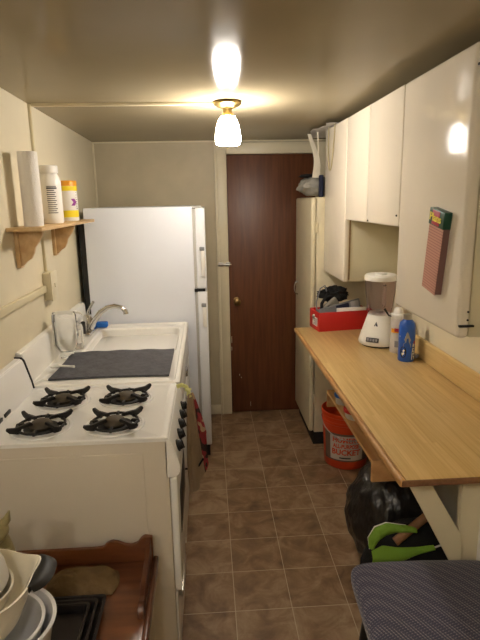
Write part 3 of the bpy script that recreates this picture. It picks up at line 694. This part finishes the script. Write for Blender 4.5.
g.tube([(.70, 3.03, CZ+.20), (.66, 3.0, CZ+.15), (.655, 2.99, CZ+.09), (.65, 2.985, CZ+.06)], .009, 8)
solo('black_bag', g, blackfab_m, 'crumpled black bag heaped at the back of red box', 'bag', (.72, 3.04, CZ+.1))
g = M().tube([(.632, 3.0, CZ+.09), (.628, 3.0, CZ+.16), (.65, 3.0, CZ+.24), (.68, 3.01, CZ+.255), (.69, 3.01, CZ+.22)], .004, 6)
solo('cable', g, grey_m, 'thin grey cable arching out of the red box', 'cable', (.63, 3.0, CZ+.09))

# blender
bx, by = .880, 2.62
t = thing('blender', 'white kitchen blender with a clear tinted jar', 'blender', (bx, by, CZ), R(-8)); t.scale = (1.03, 1.03, 1.07)
obj('foot', M().lathe([(0, 0), (.082, 0), (.084, .004), (.082, .010), (0, .010)], (0, 0, 0), 36), dark_m, t, local=True)
g = M().lathe([(.07, .008), (.095, .010), (.100, .018), (.099, .030), (.094, .045), (.078, .09), (.063, .135), (.058, .150), (.05, .155), (0, .155)], (0, 0, 0), 44)
bb = obj('base', g, white_m, t, local=True)
mt_ = Matrix.Rotation(R(-32), 4, 'Z')
g = M().prism([(-.010, -.008), (.0, .0)], 'x', 0, 1) if False else M()
mt_ = Matrix.Rotation(R(-118), 4, 'Z') @ Matrix.Translation((.094, 0, .040)) @ Matrix.Rotation(R(-18), 4, 'Y')
g.box(0, .006, -.032, .032, -.010, .012, .002, mtx=mt_).m(label_m)
for k in range(4): g.box(.005, .009, -.026+k*.014, -.016+k*.014, -.006, .007, .001, mtx=mt_)
obj('button_panel', g, text_m, bb, local=True).data.materials[0] = text_m
mt_ = Matrix.Rotation(R(-112), 4, 'Z') @ Matrix.Translation((.069, 0, .112)) @ Matrix.Rotation(R(-18), 4, 'Y')
obj('badge', M().prism([(-.010, -.008), (.010, -.008), (.0, .014)], 'x', 0, .0015, mtx=mt_), navy_m, bb, local=True)
pf = [(.052, .155), (.058, .158), (.064, .20), (.072, .26), (.076, .325), (.0735, .325), (.0695, .26), (.0615, .20), (.054, .163), (0, .163)]
jr = obj('jar', M().lathe(pf, (0, 0, 0), 44), blender_jar_m, t, local=True)
mt_ = Matrix.Rotation(R(-88), 4, 'Z')
obj('handle', M().tube([(.070, 0, .31), (.092, 0, .305), (.096, 0, .28), (.092, 0, .235), (.082, 0, .205), (.066, 0, .195)], .008, 10, mtx=mt_), blender_jar_m, jr, local=True)
obj('blade', M().lathe([(0, .163), (.02, .163), (.018, .172), (0, .176)], (0, 0, 0), 16).box(-.03, .03, -.005, .005, .174, .177, .001), steel_m, jr, local=True)
obj('lid', M().lathe([(.0775, .318), (.079, .322), (.079, .338), (.072, .346), (.06, .344), (.03, .344), (.028, .352), (0, .353)], (0, 0, 0), 40), white_m, t, local=True)

# bottles
bx, by = .925, 2.47
t = thing('sports_bottle', 'frosted white sports bottle with black strap between blender and blue bottle', 'bottle', (bx, by, CZ))
obj('body', M().lathe([(0, 0), (.033, 0), (.036, .005), (.036, .07), (.032, .085), (.036, .10), (.036, .155), (.033, .165), (0, .166)], (bx, by, CZ), 32), frost_m, t)
obj('cap', M().lathe([(.036, .163), (.036, .182), (.024, .186), (.020, .205), (.014, .212), (0, .213)], (bx, by, CZ), 32), white_m, t)
obj('print', M().m(orange_m).lathe([(.0365, .098), (.0365, .118)], (bx, by, CZ), 14, R(195), R(280)).m(crim_m).lathe([(.0367, .104), (.0367, .12)], (bx, by, CZ), 10, R(225), R(262)), orange_m, t, label='faded orange and red print')
obj('print', M().lathe([(.0365, .03), (.0365, .06)], (bx, by, CZ), 10, R(230), R(270)), label_m, t, label='small grey print')
obj('strap', M().tube([(bx-.034, by, CZ+.172), (bx-.052, by-.01, CZ+.178), (bx-.075, by-.015, CZ+.21)], [.003, .004, .006], 8), black_m, t)
t.scale = (1, 1, 1.06)
bx, by = .918, 2.33
t = thing('metal_bottle', 'bright blue metal water bottle covered in stickers, steel cap', 'bottle', (bx, by, CZ))
obj('body', M().lathe([(0, 0), (.034, 0), (.0365, .004), (.0365, .155), (.033, .172), (.022, .184), (.018, .188), (0, .188)], (bx, by, CZ), 36), bluebottle_m, t)
obj('cap', M().lathe([(.019, .187), (.0195, .19), (.0195, .207), (.016, .21), (0, .21)], (bx, by, CZ), 24), steel_m, t)
def cylpoly(g, pts, r0, a0, z0):
    vs = [g.bm.verts.new((bx+r0*math.cos(R(a0)+u/r0), by+r0*math.sin(R(a0)+u/r0), CZ+z0+v)) for u, v in pts]
    f = g.bm.faces.new(vs); f.material_index = g.cur
g = M().m(label_m)
r_ = .0372
cylpoly(g, [(-.017, -.028), (.019, -.028), (.017, -.012), (.012, -.006), (.016, .006), (.010, .018), (.005, .034), (0, .042), (-.006, .034), (-.008, .02), (-.014, .008), (-.008, -.004), (-.016, -.012)], r_, 253, .095)
g.m(white_m); cylpoly(g, [(-.02, -.003), (.01, -.002), (.012, .004), (-.02, .003)], r_, 224, .113)
cylpoly(g, [(-.008, -.03), (.010, -.03), (.012, -.005), (.006, .02), (.010, .045), (-.002, .045), (-.006, .01)], r_, 300, .04)
g.m(black_m); cylpoly(g, [(.015*math.cos(R(a)), .026*math.sin(R(a))) for a in range(0, 360, 24)], r_, 228, .045)
g.m(white_m); cylpoly(g, [(-.006, -.012), (-.001, -.016), (.006, -.006), (.002, 0), (.008, .008), (.002, .014), (-.003, .006), (.001, -.002), (-.007, -.004)], r_+.0003, 228, .045)
g.m(crim_m); cylpoly(g, [(-.004, -.008), (.008, -.006), (.006, .010), (-.002, .006)], r_+.0003, 306, .088)
g.m(black_m)
for k in range(5): cylpoly(g, [(-.004, -.002), (.005, -.003), (.004, .003), (-.003, .004)], r_+.0004, 300+(k % 2)*6, .018+k*.012)
obj('sticker', g, label_m, t, label='grey, white and black stickers')
t.scale = (1.03, 1.03, 1.06)
solo('wrapper', M().blob((.968, 2.352, CZ+.011), (.024, .015, .011), 3, .4, 2.5, squash=-.01, seed=5), label_m, 'small crumpled grey wrapper beside the blue bottle', 'wrapper', (.968, 2.352, CZ))

# ------------------------------------------------------------------ under the counter
# bucket
bx, by = .82, 2.98
t = thing('bucket', 'orange plastic bucket with printed label standing under the countertop', 'bucket', (bx, by, 0))
obj('pail', M().lathe([(0, 0), (.125, 0), (.13, .006), (.145, .28), (.150, .285), (.150, .30), (.146, .30), (.147, .325), (.152, .33), (.152, .35), (.146, .352), (.142, .34), (.126, .012), (0, .010)], (bx, by, 0), 48), bucket_m, t)
g = M().m(band_m).lathe([(.1355, .055), (.1445, .235)], (bx, by, 0), 40, R(195), R(345))
g.m(blabel_m).lathe([(.1365, .065), (.1450, .222)], (bx, by, 0), 30, R(215), R(300))
def bt(cz):
    return lambda p: Vector((bx+(.1385+.008*(cz+p.y-.1)/.13+p.z)*math.cos(R(256)+p.x/.14), by+(.1385+.008*(cz+p.y-.1)/.13+p.z)*math.sin(R(256)+p.x/.14), cz+p.y))
g.m(bucket_m).text("HOMER'S", .045, bt(.195), bold=.0012, font_sq=.9).text('ALL-PURPOSE', .036, bt(.155), bold=.0012, font_sq=.72).text('BUCKET', .05, bt(.115), bold=.0015, font_sq=.95)
g.m(black_m).lathe([(.1388, .076), (.1398, .084)], (bx, by, 0), 8, R(240), R(268))
obj('label', g, band_m, t, label='brown band with pale label in orange lettering')
g = M().tube([(bx+.152*math.cos(R(a)), by+.152*math.sin(R(a)), .30-.10*math.sin(R((a-170)/200*180))) for a in range(170, 371, 10)], .003, 6)
obj('bail_handle', g, steel_m, t)

# bin bag
g = M().blob((.785, 2.05, .235), (.205, .19, .235), 5, .11, 2.1, squash=-.232, seed=2)
for v in g.bm.verts:
    a = math.atan2(v.co.y-2.05, v.co.x-.775); k = max(0, (v.co.z-.25)/.2)
    s_ = 1+.05*math.sin(a*17+v.co.z*14)*k
    v.co.x = .775+(v.co.x-.775)*s_; v.co.y = 2.05+(v.co.y-2.05)*s_
obj_ = solo('bin_bag', g, trash_m, 'full black plastic bin bag on floor under the tray', 'bag', (.755, 2.02, 0))
# backpack
cx_, cy_ = .74, 1.755
t = thing('backpack', 'black and lime green backpack slumped in front of the bin bag', 'bag', (cx_, cy_, 0))
g = M().blob((cx_+.01, cy_, .195), (.185, .075, .20), 4, .08, 1.6, squash=-.192, seed=7)
obj('body', g, blackfab_m, t)
def ribbon(name, outer, inner, dy, mt, lb):
    g = M(); n_ = len(outer)
    def fn(u, v):
        i = min(int(u*(n_-1)), n_-2); f = u*(n_-1)-i
        o_ = Vector(outer[i]).lerp(Vector(outer[i+1]), f); q_ = Vector(inner[i]).lerp(Vector(inner[i+1]), f)
        p = o_.lerp(q_, v); return Vector((p.x, dy-.012*math.sin(v*PI)+.12*max(0, abs(p.x-cx_)-.08), p.y))
    g.surf(fn, 30, 6, .006); return obj(name, g, mt, t, label=lb)
ribbon('lid_panel', [(.568, .334), (.562, .377), (.582, .418), (.62, .436), (.692, .424), (.73, .41)], [(.575, .340), (.598, .372), (.622, .392), (.655, .405), (.70, .404), (.732, .405)], 1.675, lime_m, 'lime green curved panel')
ribbon('front_panel', [(.571, .325), (.609, .349), (.666, .341), (.736, .336), (.80, .338)], [(.574, .275), (.631, .279), (.692, .292), (.745, .315), (.802, .334)], 1.668, lime_m, 'lime green lower panel')
def pz(pts, dy): return [(x, dy+.12*max(0, abs(x-cx_)-.08), z) for x, z in pts]
obj('piping', M().tube(pz([(.573, .272), (.631, .276), (.692, .289), (.745, .312), (.802, .332), (.85, .345)], 1.667), .0035, 6), white_m, t, label='white piping')
obj('piping', M().tube(pz([(.566, .330), (.559, .377), (.580, .421), (.62, .439), (.692, .427)], 1.674), .003, 6), white_m, t, label='white piping')
solo('wooden_handle', M().tube([(.655, 1.672, .362), (.72, 1.685, .405), (.79, 1.698, .452)], [.016, .016, .016], 14), stick_m, 'thick wooden handle poking up out of the backpack', 'handle', (.655, 1.672, .36))
# wall grille at the right frame edge, fixed to the support panel
g = M().box(.842, .985, 1.438, 1.4525, .38, .68, .003)
for k in range(8): g.box(.855, .972, 1.434, 1.4385, .405+k*.032, .422+k*.032, .001)
solo('vent_grille', g, white_m, 'white slatted grille on the panel under the near counter end', 'grille', (.91, 1.4525, .38))

# stool
t = thing('stool', 'padded seat in blue-grey woven fabric at the lower right', 'stool', (.640, 1.186, .006), R(-3))
def cush(u, v):
    a = 2*PI*u; ph = -PI/2+PI*v
    n_ = .2
    ca, sa = math.cos(a), math.sin(a)
    cx2 = math.copysign(abs(ca)**n_, ca); sy2 = math.copysign(abs(sa)**n_, sa)
    k = math.cos(ph)**.22 if abs(math.cos(ph)) > 1e-9 else 0
    z = math.copysign(abs(math.sin(ph))**.8, math.sin(ph))
    rr_ = 1-.03*(1-z)
    return Vector((.245*cx2*k*rr_, .262*sy2*k*rr_, .425+.042*z+.014*(1-min(1, k*k*(cx2*cx2+sy2*sy2)/2))*(1 if z > 0 else 0)))
obj('cushion', M().surf(cush, 72, 40, 0, closed_u=True), seat_m, t, local=True)
obj('seat_frame', M().box(-.20, .20, -.21, .21, .352, .3835, .004), black_m, t, local=True)
for sx_ in (-1, 1):
    for sy_ in (-1, 1):
        obj('leg', M().tube([(sx_*.175, sy_*.19, .352), (sx_*.205, sy_*.222, -.006)], [.018, .014], 12), black_m, t, local=True)

# ------------------------------------------------------------------ side table lower left
QX0, QX1, QY0, QY1, QZ = XL+.02, -.185, .93, 1.472, .508
t = thing('side_table', 'reddish brown wooden side table with scalloped gallery beside the stove', 'table', (-.47, 1.2, 0))
obj('tabletop', M().box(QX0, QX1-.014, QY0, QY1-.004, QZ-.02, QZ, .004), brown_m, t)
obj('edge_moulding', M().box(QX1-.016, QX1, QY0, QY1, QZ-.028, QZ+.004, .005, 3), browndark_m, t)
pf = [(QX0, QZ-.001), (QX1-.014, QZ-.001), (QX1-.014, QZ+.082), (-.222, QZ+.086), (-.232, QZ+.080), (-.245, QZ+.063), (-.265, QZ+.056), (-.285, QZ+.060), (-.305, QZ+.070), (-.322, QZ+.074), (-.338, QZ+.068), (-.350, QZ+.055), (-.37, QZ+.052), (-.55, QZ+.052), (QX0, QZ+.052)]
obj('back_gallery', M().prism(pf, 'y', QY1-.02, QY1-.005, .002), brown_m, t)
pf = [(QY1-.02, QZ-.001), (QY1-.02, QZ+.084), (1.43, QZ+.075), (1.40, QZ+.055), (1.36, QZ+.050), (1.30, QZ+.046), (1.27, QZ+.034), (1.255, QZ+.030), (1.24, QZ+.034), (1.225, QZ+.026), (1.215, QZ+.010), (1.213, QZ-.001)]
obj('side_gallery', M().prism(pf, 'x', -.218, -.203, .002), browndark_m, t)
obj('apron', M().box(QX0+.02, QX1-.04, QY0+.02, QY1-.02, QZ-.12, QZ-.02, .003), browndark_m, t)
for x in (QX0+.045, QX1-.065):
    for y in (QY0+.045, QY1-.045):
        obj('leg', M().lathe([(0, 0), (.014, 0), (.02, .02), (.016, .05), (.022, .15), (.026, .25), (.018, .29), (.026, .31), (.026, .40), (0, .40)], (x, y, 0), 20), browndark_m, t)
# baking trays
qz = QZ
g0 = [(0, .0, .0), (1, .018, .006), (2, .036, .012)]
for k, ins, dz in g0:
    x0, x1, y0, y1 = -.68, -.322-ins, .94, 1.272-ins
    zb = QZ+.0005+dz; hh = .028-.006*k+.004*k
    g = M(); bm = g.bm; prev = None
    for off, z in ((.004, 0), (.0, .001), (-.006, hh), (-.012, hh+.001), (-.012, hh-.001), (-.004, hh-.002), (.003, .003)):
        ring = [bm.verts.new((x, y, zb+z)) for x, y in rrect(x0+off, x1-off, y0+off, y1-off, .012, 4)]
        if prev:
            for q in range(len(ring)): bm.faces.new((prev[q], prev[(q+1) % len(ring)], ring[(q+1) % len(ring)], ring[q]))
        else: bm.faces.new(ring[::-1])
        prev = ring
    bm.faces.new(prev)
    solo('baking_tray', g, pan_m, ['dark baking tray, largest and outermost of the nested trays', 'dark baking tray in the middle of the nested trays', 'dark baking tray, smallest and innermost of the nested trays'][k], 'baking tray', (x1, y1, zb), 'nested dark baking trays')
# cloth
def clf(u, v):
    a = (u-.5)*2; b_ = (v-.5)*2
    x = -.395+.105*a*(1-.12*b_*b_) ; y = 1.362+.058*b_*(1-.15*a*a)
    z = QZ+.004+.034*(1-a**4)*(1-b_**4)*(1+.25*noise.noise(Vector((a*2, b_*2, 1))))+.004*math.sin(a*9+b_*4)*(1-a*a)*(1-b_*b_)
    return Vector((x, y, z))
solo('folded_cloth', M().surf(clf, 40, 26, .004), clothb_m, 'crumpled olive brown cloth lying behind the baking trays', 'cloth', (-.395, 1.362, QZ))
# bowls
def bowl(nm, label, c, r, h_, mt, th=.004, tilt=(0, 0), cat='bowl'):
    t = thing(nm, label, cat, c, rot=(R(tilt[0]), R(tilt[1]), 0))
    pf = [(0, 0), (r*.45, 0), (r*.5, .003), (r*.72, h_*.22), (r*.88, h_*.55), (r*.97, h_*.9), (r*1.04, h_), (r*1.04, h_+.003), (r*.97, h_+.002), (r*.93, h_*.9), (r*.84, h_*.55), (r*.68, h_*.25), (r*.45, .007), (0, .006)]
    o = obj('shell', M().lathe(pf, seg=56), mt, t, local=True)
    return t
bowl('mixing_bowl', 'large grey-white mixing bowl, outermost and lowest of the bowl stack', (-.490, .992, QZ+.017), .120, .192, bowlg_m, tilt=(-2, 2))
bowl('mixing_bowl', 'grey-white mixing bowl nested inside the largest bowl', (-.500, .984, QZ+.040), .106, .172, bowlg_m, tilt=(-3, 3))
# batter bowl with spout and black grip
t = thing('batter_bowl', 'cream batter bowl with a black grip on top of bowls', 'bowl', (-.515, .992, QZ+.185), rot=(R(2), R(3), 0))
pf = [(0, 0), (.05, 0), (.056, .004), (.082, .04), (.099, .085), (.108, .125), (.112, .132), (.108, .133), (.103, .124), (.094, .085), (.077, .042), (.05, .008), (0, .007)]
g = M().lathe(pf, seg=72)
ha = R(34)
for v in g.bm.verts:
    a = math.atan2(v.co.y, v.co.x); dlt = (a-ha+PI) % (2*PI)-PI
    k = math.exp(-(dlt/.26)**2)*max(0, v.co.z/.133)**2
    v.co.x += math.cos(ha)*.024*k; v.co.y += math.sin(ha)*.024*k; v.co.z += .006*k
obj('shell', g, bowlc_m, t, local=True)
def gripf(u, v):
    a = ha+R(4)-R(46)*u; rr_ = .1125+.022*math.exp(-((a-ha)/.26)**2)
    rr_ += v*.040*max(0, math.sin(PI*(.06+.90*u)))**.55
    return Vector((rr_*math.cos(a), rr_*math.sin(a), .1375+.005*math.sin(PI*v)-.012*v))
g = M().surf(gripf, 26, 8, .016)
obj('grip', g, black_m, t, local=True, label='black rubber grip')
bowl('small_bowl', 'small cream bowl nested inside the cream batter bowl', (-.494, .960, QZ+.268), .062, .070, bowlc_m, tilt=(4, 8))
# upturned little bowl
t = thing('small_bowl', 'small white bowl turned upside down, topmost of the bowl stack', 'bowl', (-.500, .952, QZ+.350), rot=(R(6), R(8), 0))
obj('shell', M().lathe([(.07, 0), (.072, .002), (.066, .03), (.056, .055), (.045, .062), (0, .063), (0, .058), (.043, .057), (.052, .05), (.062, .03), (.067, .0), (.07, 0)], seg=48), white_m, t, local=True)
# figurine: long-bodied ceramic animal with two pointed ears
fx, fy = -.540, 1.165; FZ = QZ+.016
t = thing('animal_figurine', 'yellowish green glazed animal figurine with pointed ears on the table', 'figurine', (fx, fy, FZ))
g = M()
g.lathe([(0, 0), (.040, 0), (.043, .01), (.044, .08), (.048, .15), (.050, .20), (.045, .25), (.036, .285), (.028, .305), (0, .31)], (fx, fy, FZ), 32, sy=.8)
b2 = bmesh.new(); bmesh.ops.create_uvsphere(b2, u_segments=24, v_segments=16, radius=1)
for v in b2.verts: v.co = Vector((fx+.012+v.co.x*.030, fy-.012+v.co.y*.032-.018*max(0, -v.co.y)*(1 if v.co.z < .2 else .3), FZ+.312+v.co.z*.024))
g._merge(b2)
for s_ in (-1, 1):
    g.tube([(fx+.012+s_*.014, fy-.005, FZ+.325), (fx+.012+s_*.026, fy-.004, FZ+.340), (fx+.012+s_*.034, fy-.004, FZ+.362)], [.013, .010, .002], 10)
    g.tube([(fx+s_*.032, fy-.02, FZ+.27), (fx+s_*.030, fy-.040, FZ+.20), (fx+s_*.022, fy-.044, FZ+.13)], [.012, .013, .010], 10)
obj('body', g, cer_m, t)
g = M()
for s_ in (-1, 1): g.blob((fx+.012+s_*.012, fy-.047, FZ+.318), (.004, .003, .004), 2, 0)
obj('eye', g, black_m, t)
